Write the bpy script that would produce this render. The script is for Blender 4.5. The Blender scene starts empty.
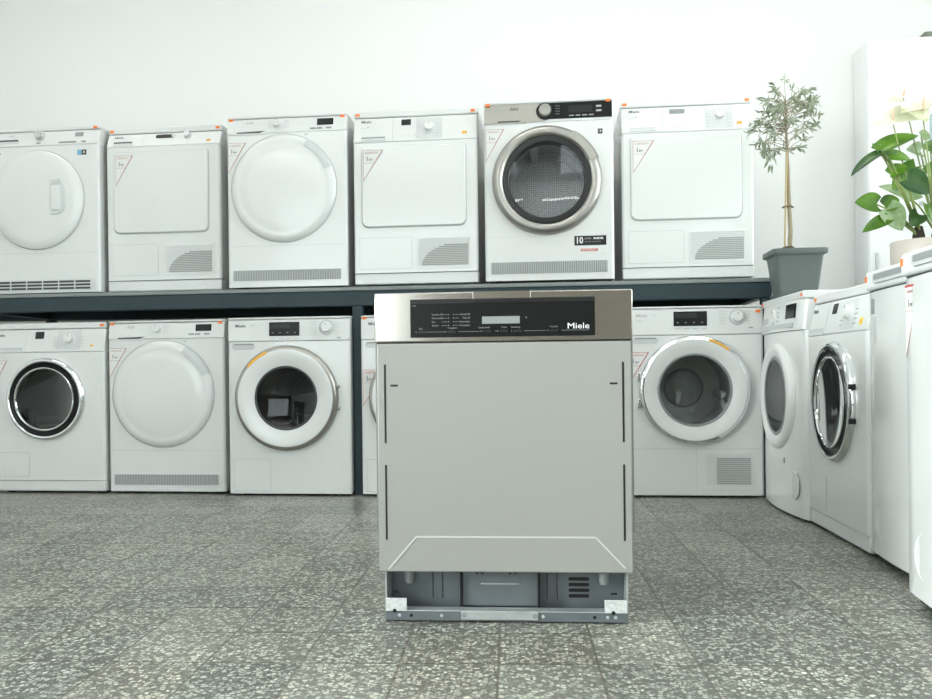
import bpy, bmesh, math, random
from mathutils import Vector, Matrix
random.seed(7)
C = bpy.context.scene.collection
PI = math.pi
SC = bpy.context.scene

# ------------------------------------------------------------------ materials
def nodes(name):
    m = bpy.data.materials.new(name); m.use_nodes = True
    return m, m.node_tree.nodes, m.node_tree.links, m.node_tree.nodes['Principled BSDF']

def lin(c):
    return tuple(((x/255)/12.92 if x/255 <= .04045 else (((x/255)+.055)/1.055)**2.4) for x in c)

def mat(name, col, rough=.4, metal=0, coat=0, noise=0, nscale=40, bump=0, spec=.5, aniso=None, var=.04):
    m, N, L, b = nodes(name)
    b.inputs['Base Color'].default_value = (*col, 1)
    b.inputs['Roughness'].default_value = rough
    b.inputs['Metallic'].default_value = metal
    b.inputs['Coat Weight'].default_value = coat
    b.inputs['Coat Roughness'].default_value = .08
    b.inputs['Specular IOR Level'].default_value = spec
    tc = N.new('ShaderNodeTexCoord'); nz = N.new('ShaderNodeTexNoise')
    mp = N.new('ShaderNodeMapping')
    L.new(tc.outputs['Object'], mp.inputs['Vector']); L.new(mp.outputs['Vector'], nz.inputs['Vector'])
    if aniso: mp.inputs['Scale'].default_value = aniso
    nz.inputs['Scale'].default_value = nscale; nz.inputs['Detail'].default_value = 4
    if noise:
        rp = N.new('ShaderNodeMapRange')
        rp.inputs['To Min'].default_value = 1-noise; rp.inputs['To Max'].default_value = 1+noise*.6
        L.new(nz.outputs['Fac'], rp.inputs['Value'])
        mx = N.new('ShaderNodeMix'); mx.data_type = 'RGBA'; mx.blend_type = 'MULTIPLY'; mx.inputs['Factor'].default_value = 1
        mx.inputs['A'].default_value = (*col, 1)
        L.new(rp.outputs['Result'], mx.inputs['B']); L.new(mx.outputs['Result'], b.inputs['Base Color'])
    rr = N.new('ShaderNodeMapRange')
    rr.inputs['To Min'].default_value = max(0, rough-var); rr.inputs['To Max'].default_value = min(1, rough+var)
    L.new(nz.outputs['Fac'], rr.inputs['Value']); L.new(rr.outputs['Result'], b.inputs['Roughness'])
    if bump:
        bp = N.new('ShaderNodeBump'); bp.inputs['Strength'].default_value = bump; bp.inputs['Distance'].default_value = .002
        L.new(nz.outputs['Fac'], bp.inputs['Height']); L.new(bp.outputs['Normal'], b.inputs['Normal'])
    return m

def emit(name, col, s):
    m, N, L, b = nodes(name)
    b.inputs['Base Color'].default_value = (*col, 1)
    b.inputs['Emission Color'].default_value = (*col, 1); b.inputs['Emission Strength'].default_value = s
    return m

def glassmat(name, tint, rough=.0, ior=1.5):
    m = bpy.data.materials.new(name); m.use_nodes = True
    N = m.node_tree.nodes; L = m.node_tree.links; N.clear()
    o = N.new('ShaderNodeOutputMaterial'); t = N.new('ShaderNodeBsdfTransparent'); g = N.new('ShaderNodeBsdfGlossy')
    f = N.new('ShaderNodeFresnel'); x = N.new('ShaderNodeMixShader')
    f.inputs['IOR'].default_value = ior; t.inputs['Color'].default_value = (*tint, 1); g.inputs['Roughness'].default_value = rough
    L.new(f.outputs[0], x.inputs[0]); L.new(t.outputs[0], x.inputs[1]); L.new(g.outputs[0], x.inputs[2]); L.new(x.outputs[0], o.inputs[0])
    return m

WHITE = mat('white_enamel', (.70, .715, .71), .25, coat=.5, var=0)
WHITE2 = mat('white_plastic', (.69, .705, .70), .33, var=0)
WHITE3 = mat('cool_white_plastic', (.60, .62, .62), .38, var=0)
SEAM = mat('seam_grey', (.42, .44, .44), .6)
LGREY = mat('light_grey_plastic', (.52, .54, .54), .45)
MGREY = mat('mid_grey_plastic', (.25, .27, .27), .5)
DGREY = mat('dark_grey_rubber', (.045, .05, .052), .5)
SLITM = mat('slit_shadow_grey', (.33, .34, .33), .6)
BLACK = mat('black_plastic', (.008, .009, .009), .35)
PANELBLK = mat('gloss_black_panel', (.010, .011, .011), .25, spec=.22)
LCD = mat('grey_lcd', (.25, .27, .27), .3)
LCDD = mat('dark_lcd', (.022, .026, .026), .25, spec=.3)
CHROME = mat('chrome', (.80, .82, .83), .07, 1)
STEEL = mat('brushed_steel', (.53, .515, .49), .30, 1, noise=.08, nscale=14, aniso=(1, 1, 60))
RINGSTEEL = mat('satin_steel_ring', (.40, .39, .365), .33, 1, noise=.03)
PANELSTEEL = mat('brushed_steel_fascia', (.55, .525, .485), .17, 1, noise=.06, nscale=14, aniso=(1, 1, 60))
DOORGREY = mat('grey_coated_steel', (.295, .298, .282), .45, .1, var=0)
DOORLINE = mat('bright_pressed_edge', (.56, .56, .54), .35, .2)
ZINC = mat('galvanised_zinc', (.17, .195, .21), .42, .5, noise=.25, nscale=22)
ZINCL = mat('bright_zinc_lip', (.48, .51, .51), .38, .5, noise=.2, nscale=30)
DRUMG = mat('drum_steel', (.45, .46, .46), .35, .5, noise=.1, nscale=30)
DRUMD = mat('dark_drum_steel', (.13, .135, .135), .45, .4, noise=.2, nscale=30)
TXTG = mat('print_grey', (.12, .125, .13), .5)
TXTL = mat('print_light_grey', (.45, .46, .46), .5)
TXTW = mat('print_white', (.85, .85, .85), .5)
TXTD = mat('print_dim_white', (.28, .29, .29), .5)
RED = mat('sticker_red', (.50, .10, .09), .5)
REDP = mat('sticker_pink_line', (.42, .22, .21), .5)
PAPER = mat('sticker_paper', (.72, .725, .71), .55)
ORANGE = mat('orange_tag', (.86, .20, .03), .55)
AMBER = mat('amber_print', (.80, .42, .06), .5)
YELLOW = mat('yellow_sticker', (.85, .66, .08), .5)
BLUE = mat('energy_blue', (.18, .38, .55), .5)
SHELF = mat('blue_grey_steel_paint', (.026, .046, .054), .5, spec=.3, noise=.12, nscale=9)
SHELFTOP = mat('grey_board_edge', (.21, .235, .235), .5, noise=.1, nscale=20)
WALLM = mat('white_plaster', (.87, .875, .865), .85, bump=.06)
FRONTM = mat('warm_grey_plaster', (.18, .162, .14), .7, bump=.06)
CEILM = mat('white_ceiling', (.85, .85, .84), .9)
POT = mat('slate_grey_pot', (.105, .128, .122), .5, noise=.06, nscale=20)
SOIL = mat('dark_soil', (.035, .026, .018), .95, noise=.5, nscale=80, bump=.6)
BARK = mat('olive_bark', (.30, .25, .17), .8, noise=.3, nscale=60, bump=.4)
CANE = mat('bamboo_cane', (.46, .37, .20), .6, noise=.15)
TAUPE = mat('taupe_glazed_pot', (.46, .42, .375), .33, noise=.06, nscale=10)
CAB = mat('white_cabinet', (.84, .85, .85), .45)
ALU = mat('window_frame_white', (.80, .81, .81), .4)

def leafmat(name, c1, c2, rough=.35, trans=.25, scale=6):
    m, N, L, b = nodes(name)
    tc = N.new('ShaderNodeTexCoord'); nz = N.new('ShaderNodeTexNoise'); nz.inputs['Scale'].default_value = scale
    cr = N.new('ShaderNodeValToRGB'); cr.color_ramp.elements[0].position = .35; cr.color_ramp.elements[1].position = .65
    cr.color_ramp.elements[0].color = (*c1, 1); cr.color_ramp.elements[1].color = (*c2, 1)
    L.new(tc.outputs['Object'], nz.inputs['Vector']); L.new(nz.outputs['Fac'], cr.inputs['Fac'])
    L.new(cr.outputs['Color'], b.inputs['Base Color']); b.inputs['Roughness'].default_value = rough
    tr = N.new('ShaderNodeBsdfTranslucent'); L.new(cr.outputs['Color'], tr.inputs['Color'])
    mx = N.new('ShaderNodeMixShader'); mx.inputs[0].default_value = trans
    out = N['Material Output']
    L.new(b.outputs[0], mx.inputs[1]); L.new(tr.outputs[0], mx.inputs[2]); L.new(mx.outputs[0], out.inputs['Surface'])
    return m
OLIVE = leafmat('olive_leaf', (.14, .19, .10), (.42, .47, .36), .5, .3, 30)
LEAF = leafmat('glossy_green_leaf', (.04, .115, .010), (.11, .24, .018), .3, .25, 14)
LEAFD = leafmat('dark_green_leaf', (.018, .06, .014), (.05, .11, .03), .28, .15, 14)
LEAFV = leafmat('pale_green_leaf', (.16, .27, .10), (.36, .45, .27), .35, .35, 25)
STEM = leafmat('green_stem', (.16, .24, .05), (.26, .32, .10), .45, .1)
SPATHE = leafmat('cream_spathe', (.74, .75, .56), (.82, .82, .68), .4, .4, 12)
SPADIX = mat('pink_buff_spadix', (.62, .45, .32), .6, noise=.2, nscale=200)

DOORGLASS = glassmat('smoky_door_glass', (.62, .65, .65), .0, 1.5)
DOORGLASSD = glassmat('dark_door_glass', (.40, .43, .43), .0, 1.5)
DOORGLASSC = glassmat('clear_door_glass', (.88, .90, .91), .0, 1.5)
WINGLASS = glassmat('window_pane_glass', (.95, .97, .96), .0, 1.45)

def perforated():
    m, N, L, b = nodes('perforated_drum_back')
    tc = N.new('ShaderNodeTexCoord'); mp = N.new('ShaderNodeMapping'); mp.inputs['Scale'].default_value = (96, 0, 96)
    v = N.new('ShaderNodeTexVoronoi'); v.inputs['Scale'].default_value = 1; v.inputs['Randomness'].default_value = .25
    cr = N.new('ShaderNodeValToRGB'); cr.color_ramp.elements[0].position = .26; cr.color_ramp.elements[1].position = .33
    cr.color_ramp.elements[0].color = (.20, .205, .21, 1); cr.color_ramp.elements[1].color = (.60, .62, .62, 1)
    L.new(tc.outputs['Object'], mp.inputs['Vector']); L.new(mp.outputs['Vector'], v.inputs['Vector'])
    L.new(v.outputs['Distance'], cr.inputs['Fac']); L.new(cr.outputs['Color'], b.inputs['Base Color'])
    b.inputs['Metallic'].default_value = .2; b.inputs['Roughness'].default_value = .45
    return m
PERF = perforated()

def terrazzo():
    m, N, L, b = nodes('terrazzo_tiles')
    def node(t, **k):
        n = N.new(t)
        for a, v in k.items(): setattr(n, a, v)
        return n
    tc = node('ShaderNodeTexCoord'); mp = node('ShaderNodeMapping')
    mp.inputs['Rotation'].default_value = (0, 0, math.radians(-3.5)); mp.inputs['Location'].default_value = (.0, .1, 0)
    L.new(tc.outputs['Object'], mp.inputs['Vector'])
    br = node('ShaderNodeTexBrick', offset=0.0, squash=1.0)
    br.inputs['Scale'].default_value = 1.0; br.inputs['Brick Width'].default_value = .2; br.inputs['Row Height'].default_value = .2
    br.inputs['Mortar Size'].default_value = .0042; br.inputs['Mortar Smooth'].default_value = .7; br.inputs['Bias'].default_value = 0
    br.inputs['Color1'].default_value = (0, 0, 0, 1); br.inputs['Color2'].default_value = (1, 1, 1, 1); br.inputs['Mortar'].default_value = (.5, .5, .5, 1)
    L.new(mp.outputs['Vector'], br.inputs['Vector'])
    # warp chips
    def chips(scale, lo, hi, thr):
        v = node('ShaderNodeTexVoronoi', feature='F1'); v.inputs['Scale'].default_value = scale
        e = node('ShaderNodeTexVoronoi', feature='DISTANCE_TO_EDGE'); e.inputs['Scale'].default_value = scale
        L.new(mp.outputs['Vector'], v.inputs['Vector']); L.new(mp.outputs['Vector'], e.inputs['Vector'])
        ss = node('ShaderNodeMapRange'); ss.inputs['From Min'].default_value = lo; ss.inputs['From Max'].default_value = hi
        L.new(e.outputs['Distance'], ss.inputs['Value'])
        sep = node('ShaderNodeSeparateColor'); L.new(v.outputs['Color'], sep.inputs['Color'])
        gt = node('ShaderNodeMapRange'); gt.inputs['From Min'].default_value = thr; gt.inputs['From Max'].default_value = thr+.12
        L.new(sep.outputs['Red'], gt.inputs['Value'])
        mul = node('ShaderNodeMath', operation='MULTIPLY'); L.new(ss.outputs['Result'], mul.inputs[0]); L.new(gt.outputs['Result'], mul.inputs[1])
        return mul, sep
    c1, s1 = chips(96, .06, .15, .36)
    c2, s2 = chips(210, .10, .22, .5)
    cr = node('ShaderNodeValToRGB'); e = cr.color_ramp.elements
    e[0].position = 0; e[0].color = (.43, .44, .38, 1); e[1].position = 1; e[1].color = (.62, .63, .56, 1)
    x = e.new(.35); x.color = (.50, .50, .43, 1); x = e.new(.6); x.color = (.28, .30, .27, 1)
    L.new(s1.outputs['Green'], cr.inputs['Fac'])
    # per tile matrix tone
    tone = node('ShaderNodeValToRGB'); t = tone.color_ramp.elements
    t[0].position = 0; t[0].color = (.10, .106, .095, 1); t[1].position = 1; t[1].color = (.165, .167, .148, 1)
    x = t.new(.5); x.color = (.13, .132, .115, 1)
    L.new(br.outputs['Color'], tone.inputs['Fac'])
    mx2 = node('ShaderNodeMix', data_type='RGBA'); mx2.inputs['B'].default_value = (.36, .365, .32, 1)
    L.new(tone.outputs['Color'], mx2.inputs['A'])
    h = node('ShaderNodeMath', operation='MULTIPLY'); h.inputs[1].default_value = .6; L.new(c2.outputs[0], h.inputs[0]); L.new(h.outputs[0], mx2.inputs['Factor'])
    mx1 = node('ShaderNodeMix', data_type='RGBA'); L.new(c1.outputs[0], mx1.inputs['Factor'])
    L.new(mx2.outputs['Result'], mx1.inputs['A']); L.new(cr.outputs['Color'], mx1.inputs['B'])
    # worn / stained patches
    nz = node('ShaderNodeTexNoise'); nz.inputs['Scale'].default_value = 2.2; nz.inputs['Detail'].default_value = 6
    L.new(mp.outputs['Vector'], nz.inputs['Vector'])
    mr = node('ShaderNodeMapRange'); mr.inputs['From Min'].default_value = .3; mr.inputs['From Max'].default_value = .7
    mr.inputs['To Min'].default_value = .82; mr.inputs['To Max'].default_value = 1.12; L.new(nz.outputs['Fac'], mr.inputs['Value'])
    mm = node('ShaderNodeMix', data_type='RGBA', blend_type='MULTIPLY'); mm.inputs['Factor'].default_value = 1
    L.new(mx1.outputs['Result'], mm.inputs['A']); L.new(mr.outputs['Result'], mm.inputs['B'])
    gm = node('ShaderNodeMix', data_type='RGBA'); gm.inputs['B'].default_value = (.115, .105, .085, 1)
    gf = node('ShaderNodeMath', operation='MULTIPLY'); gf.inputs[1].default_value = .75
    L.new(br.outputs['Fac'], gf.inputs[0]); L.new(gf.outputs[0], gm.inputs['Factor']); 
    tint = node('ShaderNodeValToRGB'); q = tint.color_ramp.elements; tint.color_ramp.interpolation = 'CONSTANT'
    q[0].position = 0; q[0].color = (.90, .92, .91, 1); q[1].position = .84; q[1].color = (1.05, 1.05, 1.03, 1)
    for ps, cl in ((.14, (1.0, 1.01, .98, 1)), (.30, (.95, .97, .96, 1)), (.46, (1.01, .98, .95, 1)), (.60, (.97, .98, .96, 1)), (.72, (1.07, 1.07, 1.04, 1))):
        x = q.new(ps); x.color = cl
    L.new(br.outputs['Color'], tint.inputs['Fac'])
    tm = node('ShaderNodeMix', data_type='RGBA', blend_type='MULTIPLY'); tm.inputs['Factor'].default_value = 1
    L.new(mm.outputs['Result'], tm.inputs['A']); L.new(tint.outputs['Color'], tm.inputs['B']); L.new(tm.outputs['Result'], gm.inputs['A'])
    L.new(gm.outputs['Result'], b.inputs['Base Color'])
    b.inputs['Roughness'].default_value = .4
    rg = node('ShaderNodeMapRange'); rg.inputs['To Min'].default_value = .27; rg.inputs['To Max'].default_value = .48
    L.new(nz.outputs['Fac'], rg.inputs['Value']); L.new(rg.outputs['Result'], b.inputs['Roughness'])
    bp = node('ShaderNodeBump', invert=True); bp.inputs['Strength'].default_value = .5; bp.inputs['Distance'].default_value = .002
    L.new(br.outputs['Fac'], bp.inputs['Height']); L.new(bp.outputs['Normal'], b.inputs['Normal'])
    return m
FLOORM = terrazzo()

# ------------------------------------------------------------------ mesh helpers
def link(name, bm, m, parent=None, loc=(0, 0, 0), rot=(0, 0, 0), smooth=True, fix=True):
    me = bpy.data.meshes.new(name)
    if fix: bmesh.ops.recalc_face_normals(bm, faces=bm.faces)
    bm.to_mesh(me); bm.free()
    for x in (m if isinstance(m, (list, tuple)) else [m]): me.materials.append(x)
    if smooth:
        me.shade_smooth(); me.set_sharp_from_angle(angle=math.radians(46))
        for p in me.polygons:                                       # flat faces stay flat, only the rounded edges are smooth
            if max(abs(c) for c in p.normal) > .99999: p.use_smooth = False
    o = bpy.data.objects.new(name, me); C.objects.link(o)
    o.parent = parent; o.location = loc; o.rotation_euler = rot
    return o

def empty(name, label, cat, loc, rz=0, group=None):
    o = bpy.data.objects.new(name, None); C.objects.link(o)
    o.empty_display_size = .1
    o.location = loc; o.rotation_euler = (0, 0, rz)
    o['label'] = label; o['category'] = cat
    if group: o['group'] = group
    return o

def box(bm, x0, x1, y0, y1, z0, z1, bev=0, seg=2):
    t = bmesh.new()
    bmesh.ops.create_cube(t, size=1)
    for v in t.verts:
        v.co = Vector((x0+(v.co.x+.5)*(x1-x0), y0+(v.co.y+.5)*(y1-y0), z0+(v.co.z+.5)*(z1-z0)))
    if bev: bmesh.ops.bevel(t, geom=list(t.edges), offset=bev, segments=seg, affect='EDGES', profile=.5)
    me = bpy.data.meshes.new('t'); t.to_mesh(me); t.free(); bm.from_mesh(me); bpy.data.meshes.remove(me)

def B(x0, x1, y0, y1, z0, z1, bev=0, seg=2):
    bm = bmesh.new(); box(bm, x0, x1, y0, y1, z0, z1, bev, seg); return bm

def rr(x0, x1, z0, z1, r, n=6):
    pts = []
    rs = r if isinstance(r, (tuple, list)) else (r, r, r, r)          # br, tr, tl, bl
    for (cx, cz, a, q) in ((x1, z0, -PI/2, rs[0]), (x1, z1, 0, rs[1]), (x0, z1, PI/2, rs[2]), (x0, z0, PI, rs[3])):
        ox = cx+(-q if cx == x1 else q); oz = cz+(q if cz == z0 else -q)
        if q <= 0: pts.append((cx, cz)); continue
        for i in range(n+1):
            t = a+PI/2*i/n; pts.append((ox+q*math.cos(t), oz+q*math.sin(t)))
    return pts

def prism(bm, pts, y0, y1, bev=0, mi=0):
    """outline in XZ; front at y0, back at y1; bev = chamfered front edge"""
    cx = sum(p[0] for p in pts)/len(pts); cz = sum(p[1] for p in pts)/len(pts)
    def ring(y, ins):
        out = []
        for p in pts:
            dx, dz = p[0]-cx, p[1]-cz; d = math.hypot(dx, dz) or 1
            out.append(bm.verts.new((p[0]-ins*max(-1, min(1, dx/d*1.4)), y, p[1]-ins*max(-1, min(1, dz/d*1.4)))))
        return out
    rings = [ring(y1, 0)]
    if bev:
        rings += [ring(y0+bev, 0), ring(y0+bev*.3, bev*.3), ring(y0, bev)]
    else: rings.append(ring(y0, 0))
    n = len(pts)
    for a, b in zip(rings, rings[1:]):
        for i in range(n):
            f = bm.faces.new((a[i], a[(i+1) % n], b[(i+1) % n], b[i])); f.material_index = mi
    f = bm.faces.new(rings[-1]); f.material_index = mi
    f = bm.faces.new(rings[0][::-1]); f.material_index = mi

def PL(name, x0, x1, z0, z1, m, parent, y=0, d=.002, r=0, bev=0, loc=(0, 0, 0)):
    bm = bmesh.new(); prism(bm, rr(x0, x1, z0, z1, r) if r else [(x0, z0), (x1, z0), (x1, z1), (x0, z1)], y-d, y+.001, bev)
    return link(name, bm, m, parent, loc)

def lathe(bm, prof, cx=0, cz=0, n=64, mi=0, a0=0, a1=2*PI, sx=1):
    """revolve (r,y) around the Y axis through (cx,cz)"""
    full = abs(a1-a0-2*PI) < 1e-6
    k = n if full else n+1
    rings = []
    for (r, y) in prof:
        if r < 1e-6: rings.append([bm.verts.new((cx, y, cz))]*k)
        else: rings.append([bm.verts.new((cx+sx*r*math.cos(a0+(a1-a0)*i/n), y, cz+r*math.sin(a0+(a1-a0)*i/n))) for i in range(k)])
    for a, b in zip(rings, rings[1:]):
        for i in range(n):
            j = (i+1) % k
            vs = []
            for v in (a[i], a[j], b[j], b[i]):
                if v not in vs: vs.append(v)
            if len(vs) > 2:
                f = bm.faces.new(vs); f.material_index = mi
    return rings

def LA(name, prof, m, parent, cx=0, cz=0, n=64, loc=(0, 0, 0), **k):
    bm = bmesh.new(); lathe(bm, prof, cx, cz, n, **k); return link(name, bm, m, parent, loc)

def lathe_z(bm, prof, cx=0, cy=0, n=40):
    rings = []
    for (r, z) in prof:
        if r < 1e-6: rings.append([bm.verts.new((cx, cy, z))]*n)
        else: rings.append([bm.verts.new((cx+r*math.cos(2*PI*i/n), cy+r*math.sin(2*PI*i/n), z)) for i in range(n)])
    for a, b in zip(rings, rings[1:]):
        for i in range(n):
            j = (i+1) % n; vs = []
            for v in (a[i], a[j], b[j], b[i]):
                if v not in vs: vs.append(v)
            if len(vs) > 2: bm.faces.new(vs)

def tube(bm, pts, rad, n=8):
    pts = [Vector(p) for p in pts]
    rs = rad if isinstance(rad, (list, tuple)) else [rad]*len(pts)
    rings = []
    for i, p in enumerate(pts):
        t = (pts[min(i+1, len(pts)-1)]-pts[max(i-1, 0)]).normalized()
        up = Vector((0, 1, 0)) if abs(t.y) < .9 else Vector((1, 0, 0))
        a = t.cross(up).normalized(); b = t.cross(a)
        rings.append([bm.verts.new(p+rs[i]*(math.cos(2*PI*k/n)*a+math.sin(2*PI*k/n)*b)) for k in range(n)])
    for a, b in zip(rings, rings[1:]):
        for k in range(n): bm.faces.new((a[k], a[(k+1) % n], b[(k+1) % n], b[k]))
    bm.faces.new(rings[0][::-1]); bm.faces.new(rings[-1])

def front_plate(bm, x0, x1, z0, z1, hole=None, y1=.03, ch=.010, n=96, loops=5, bow=0):
    """front panel with rounded edges and (optionally) a round hole"""
    hw = (x1-x0)/2; xm = (x0+x1)/2
    if hole is None: cx, cz, r = xm, (z0+z1)/2, 0
    else: cx, cz, r = hole
    angs = [2*PI*i/n for i in range(n)]
    for (x, z) in ((x0, z0), (x1, z0), (x0, z1), (x1, z1)):
        a = math.atan2(z-cz, x-cx) % (2*PI); k = min(range(n), key=lambda i: abs(angs[i]-a)); angs[k] = a
    def rect(a, ins):
        c, s = math.cos(a), math.sin(a); t = 1e9
        if c > 1e-9: t = min(t, (x1-cx)/c)
        if c < -1e-9: t = min(t, (x0-cx)/c)
        if s > 1e-9: t = min(t, (z1-cz)/s)
        if s < -1e-9: t = min(t, (z0-cz)/s)
        x, z = cx+t*c, cz+t*s
        x = min(max(x, x0+ins), x1-ins)
        return x, z
    def by(x, y): return y-bow*(1-((x-xm)/hw)**2)
    rings = []
    rings.append([(x, y1 if not bow else y1, z) for x, z in (rect(a, 0) for a in angs)])
    rings.append([(x, by(x, ch), z) for x, z in (rect(a, 0) for a in angs)])
    rings.append([(x, by(x, ch*.3), z) for x, z in (rect(a, ch*.3) for a in angs)])
    rings.append([(x, by(x, 0), z) for x, z in (rect(a, ch) for a in angs)])
    for l in range(1, loops+1):
        t = l/loops; rg = []
        for a in angs:
            ox, oz = rect(a, ch); ix, iz = cx+r*math.cos(a), cz+r*math.sin(a)
            x, z = ox+(ix-ox)*t, oz+(iz-oz)*t
            rg.append((x, by(x, 0), z))
        rings.append(rg)
    if hole: rings.append([(x, .03, z) for (x, y, z) in rings[-1]])
    vr = []
    for k, rg in enumerate(rings):
        if not hole and k == len(rings)-1: vr.append([bm.verts.new(rg[0])]*n)
        else: vr.append([bm.verts.new(p) for p in rg])
    for a, b in zip(vr, vr[1:]):
        for i in range(n):
            j = (i+1) % n; vs = []
            for v in (a[i], a[j], b[j], b[i]):
                if v not in vs: vs.append(v)
            if len(vs) > 2: bm.faces.new(vs)

_txt = {}
def TX(name, s, size, m, parent, x, z, y=-.001, align='LEFT', bold=0, sx=1):
    key = (s, size, align, bold, sx)
    if key not in _txt:
        cu = bpy.data.curves.new('t', 'FONT'); cu.body = s; cu.size = size; cu.align_x = align; cu.align_y = 'CENTER'
        cu.offset = bold; cu.extrude = .0003; cu.resolution_u = 2
        o = bpy.data.objects.new('t', cu); C.objects.link(o)
        bpy.context.view_layer.update()
        me = bpy.data.meshes.new_from_object(o.evaluated_get(bpy.context.evaluated_depsgraph_get()))
        bpy.data.objects.remove(o); bpy.data.curves.remove(cu)
        me.materials.clear()
        me.transform(Matrix.Diagonal((sx, 1, 1, 1)))
        _txt[key] = me
    me = _txt[key].copy(); me.materials.append(m); me.name = name
    o = bpy.data.objects.new(name, me); C.objects.link(o); o.parent = parent
    o.location = (x, y, z); o.rotation_euler = (PI/2, 0, 0)
    return o

def struct(name, bm, m, parent=None, **k):
    o = link(name, bm, m, parent, **k)
    if parent is None: o['kind'] = 'structure'
    return o

# ------------------------------------------------------------------ machine kit (front faces -Y at y=0, x centred)
W = .596; HW = W/2
G_UP = 'white dryers on top of the rack'; G_LOW = 'white machines standing under the rack'; G_R = 'white washers along the right side'

def base(name, label, cat, group, loc, rz=0, H=.848, D=.57, zc=.69, sb=.025, lid=.028, plinth=0, hole=None, bow=0, w=W, cm=None, fm=None, feet=True):
    hw = w/2
    r = empty(name, label, cat, loc, rz, group)
    fm = fm or WHITE
    z0 = .012
    bm = B(-hw+.0008, hw-.0008, sb+.018, D, z0, H-.003, .010, 3)
    bmesh.ops.delete(bm, geom=[f for f in bm.faces if f.normal.y < -.9], context='FACES')
    link('body', bm, WHITE, r, fix=False)
    zb = z0
    if plinth:
        bm = B(-hw+.001, hw-.001, .004, sb+.03, z0, plinth-.002, .005, 2); link('kick_panel', bm, WHITE2, r); zb = plinth
    bm = bmesh.new(); front_plate(bm, -hw, hw, zb, zc-.0015, hole, bow=bow, y1=sb+.032); link('front_panel', bm, fm, r)
    zt = H-lid
    ch = math.hypot(zt-zc, sb); th = math.atan2(sb, zt-zc)
    bm = B(-hw+.0005, hw-.0005, 0, .05, .0005, ch-.001, .004, 2)
    if bow:
        bm.free(); bm = bmesh.new(); front_plate(bm, -hw, hw, .0005, ch-.001, None, bow=bow*.6, y1=.05)
    cp = link('control_panel', bm, cm or WHITE2, r, (0, -bow*.4 if bow else 0, zc), (-th, 0, 0))
    if lid:
        bm = B(-hw, hw, sb-.004-(bow*.6), D+.005, zt, H, .006, 3); link('top_lid', bm, WHITE2, r)
    if feet:
        for sx in (-1, 1):
            for yy in (.07, D-.06):
                bm = bmesh.new(); lathe_z(bm, [(0, 0), (.02, 0), (.02, .016), (0, .016)], sx*(hw-.06), yy, 12); link('foot', bm, BLACK, r)
    r['_h'] = H
    del r['_h']
    return r, cp, ch

def tags(r, H, lid, sb, left=True, right=True, m=ORANGE):
    for ok, x in ((left, -HW+.008), (right, HW-.032)):
        if ok:
            o = PL('price_tag', x, x+.020, H-lid*.5-.006, H-lid*.5+.006, m, r, y=sb-.0045, d=.0012)

def knob(parent, x, z, r=.021, m=WHITE2, base_m=None, h=.022):
    k = LA('program_knob', [(r*1.25, 0), (r*1.25, -.003), (r*1.02, -.004), (r, -h*.7), (r*.92, -h), (0, -h-.001)], m, parent, x, z, 36)
    PL('knob_mark', x-.0012, x+.0012, z+r*.45, z+r*.85, TXTG, k, y=-h-.0005, d=.0008)
    if base_m: LA('knob_ring', [(r*1.7, 0), (r*1.7, -.002), (r*1.2, -.003), (r*1.2, 0)], base_m, parent, x, z, 36)
    return k

def slot(parent, x0, x1, z0, z1, m=DGREY, lip=WHITE3):
    o = PL('drawer_grip', x0, x1, z0, z1, m, parent, d=.0012, r=min(.004, (z1-z0)*.45))
    PL('grip_lip', x0-.001, x1+.003, z0-.010, z0, lip, o, d=.003)

def sticker(r, x, z, w=.105, h=.15, y=-.0008, m=REDP):
    """triangular guarantee label, right angle at the top left"""
    bm = bmesh.new()
    prism(bm, [(x, z), (x, z-h), (x+w, z)], y-.0006, y)
    i = .0018
    prism(bm, [(x+i, z-i*1.2), (x+i, z-h+i*4), (x+w-i*4, z-i*1.2)], y-.001, y, mi=1)
    o = link('guarantee_sticker', bm, [m, PAPER], r, smooth=False)
    TX('lettering', 'GARANCIA', .0135*w/.105, m, o, x+.008, z-.013, y-.0014)
    TX('lettering', '1', .034*w/.105, TXTG, o, x+.012, z-.042, y-.0014)
    TX('lettering', 'év', .024*w/.105, TXTG, o, x+.026, z-.044, y-.0014)
    PL('rule_line', x+.004, x+w*.60, z-.0615, z-.060, m, o, y=y-.001, d=.0003)
    return o

def louvre(r, x0, x1, z0, z1, n=15, ax=.12, y=0, arc=True):
    """square grille with horizontal slits, open inside a quarter arch"""
    g = PL('vent_grille', x0, x1, z0, z1, WHITE2, r, y=y, d=.002, r=.004)
    bm = bmesh.new(); bs = bmesh.new(); m0 = .012
    H = z1-z0-2*m0
    for i in range(n):
        z = z0+m0+H*(i+.5)/n
        t = (i+.5)/n
        box(bs, x0+m0*.6, x1-m0*.6, y-.0045, y-.0015, z+.0022, z+.0046)
        if arc:
            if t > .80: continue
            xs = x0+.022+(x1-x0-.06)*(1-math.sqrt(max(0, 1-(t/.86)**2)))*1.0
            xe = x1-m0
        else:
            if t < .06 or t > .90: continue
            xs, xe = x0+.055, x1-m0
        box(bm, xs, xe, y-.0026, y-.0015, z-.0036, z+.0022)
    link('slits', bm, SLITM, g, smooth=False); link('slats', bs, WHITE3, g, smooth=False)

def bars(r, x0, x1, z0, z1, n=64):
    g = PL('vent_grille', x0, x1, z0, z1, MGREY, r, d=.0012)
    bm = bmesh.new()
    for i in range(n):
        x = x0+(x1-x0)*(i+.5)/n
        box(bm, x-.0016, x+.0016, -.0035, -.0008, z0, z1)
    link('grille_bars', bm, LGREY, g, smooth=False)

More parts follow.
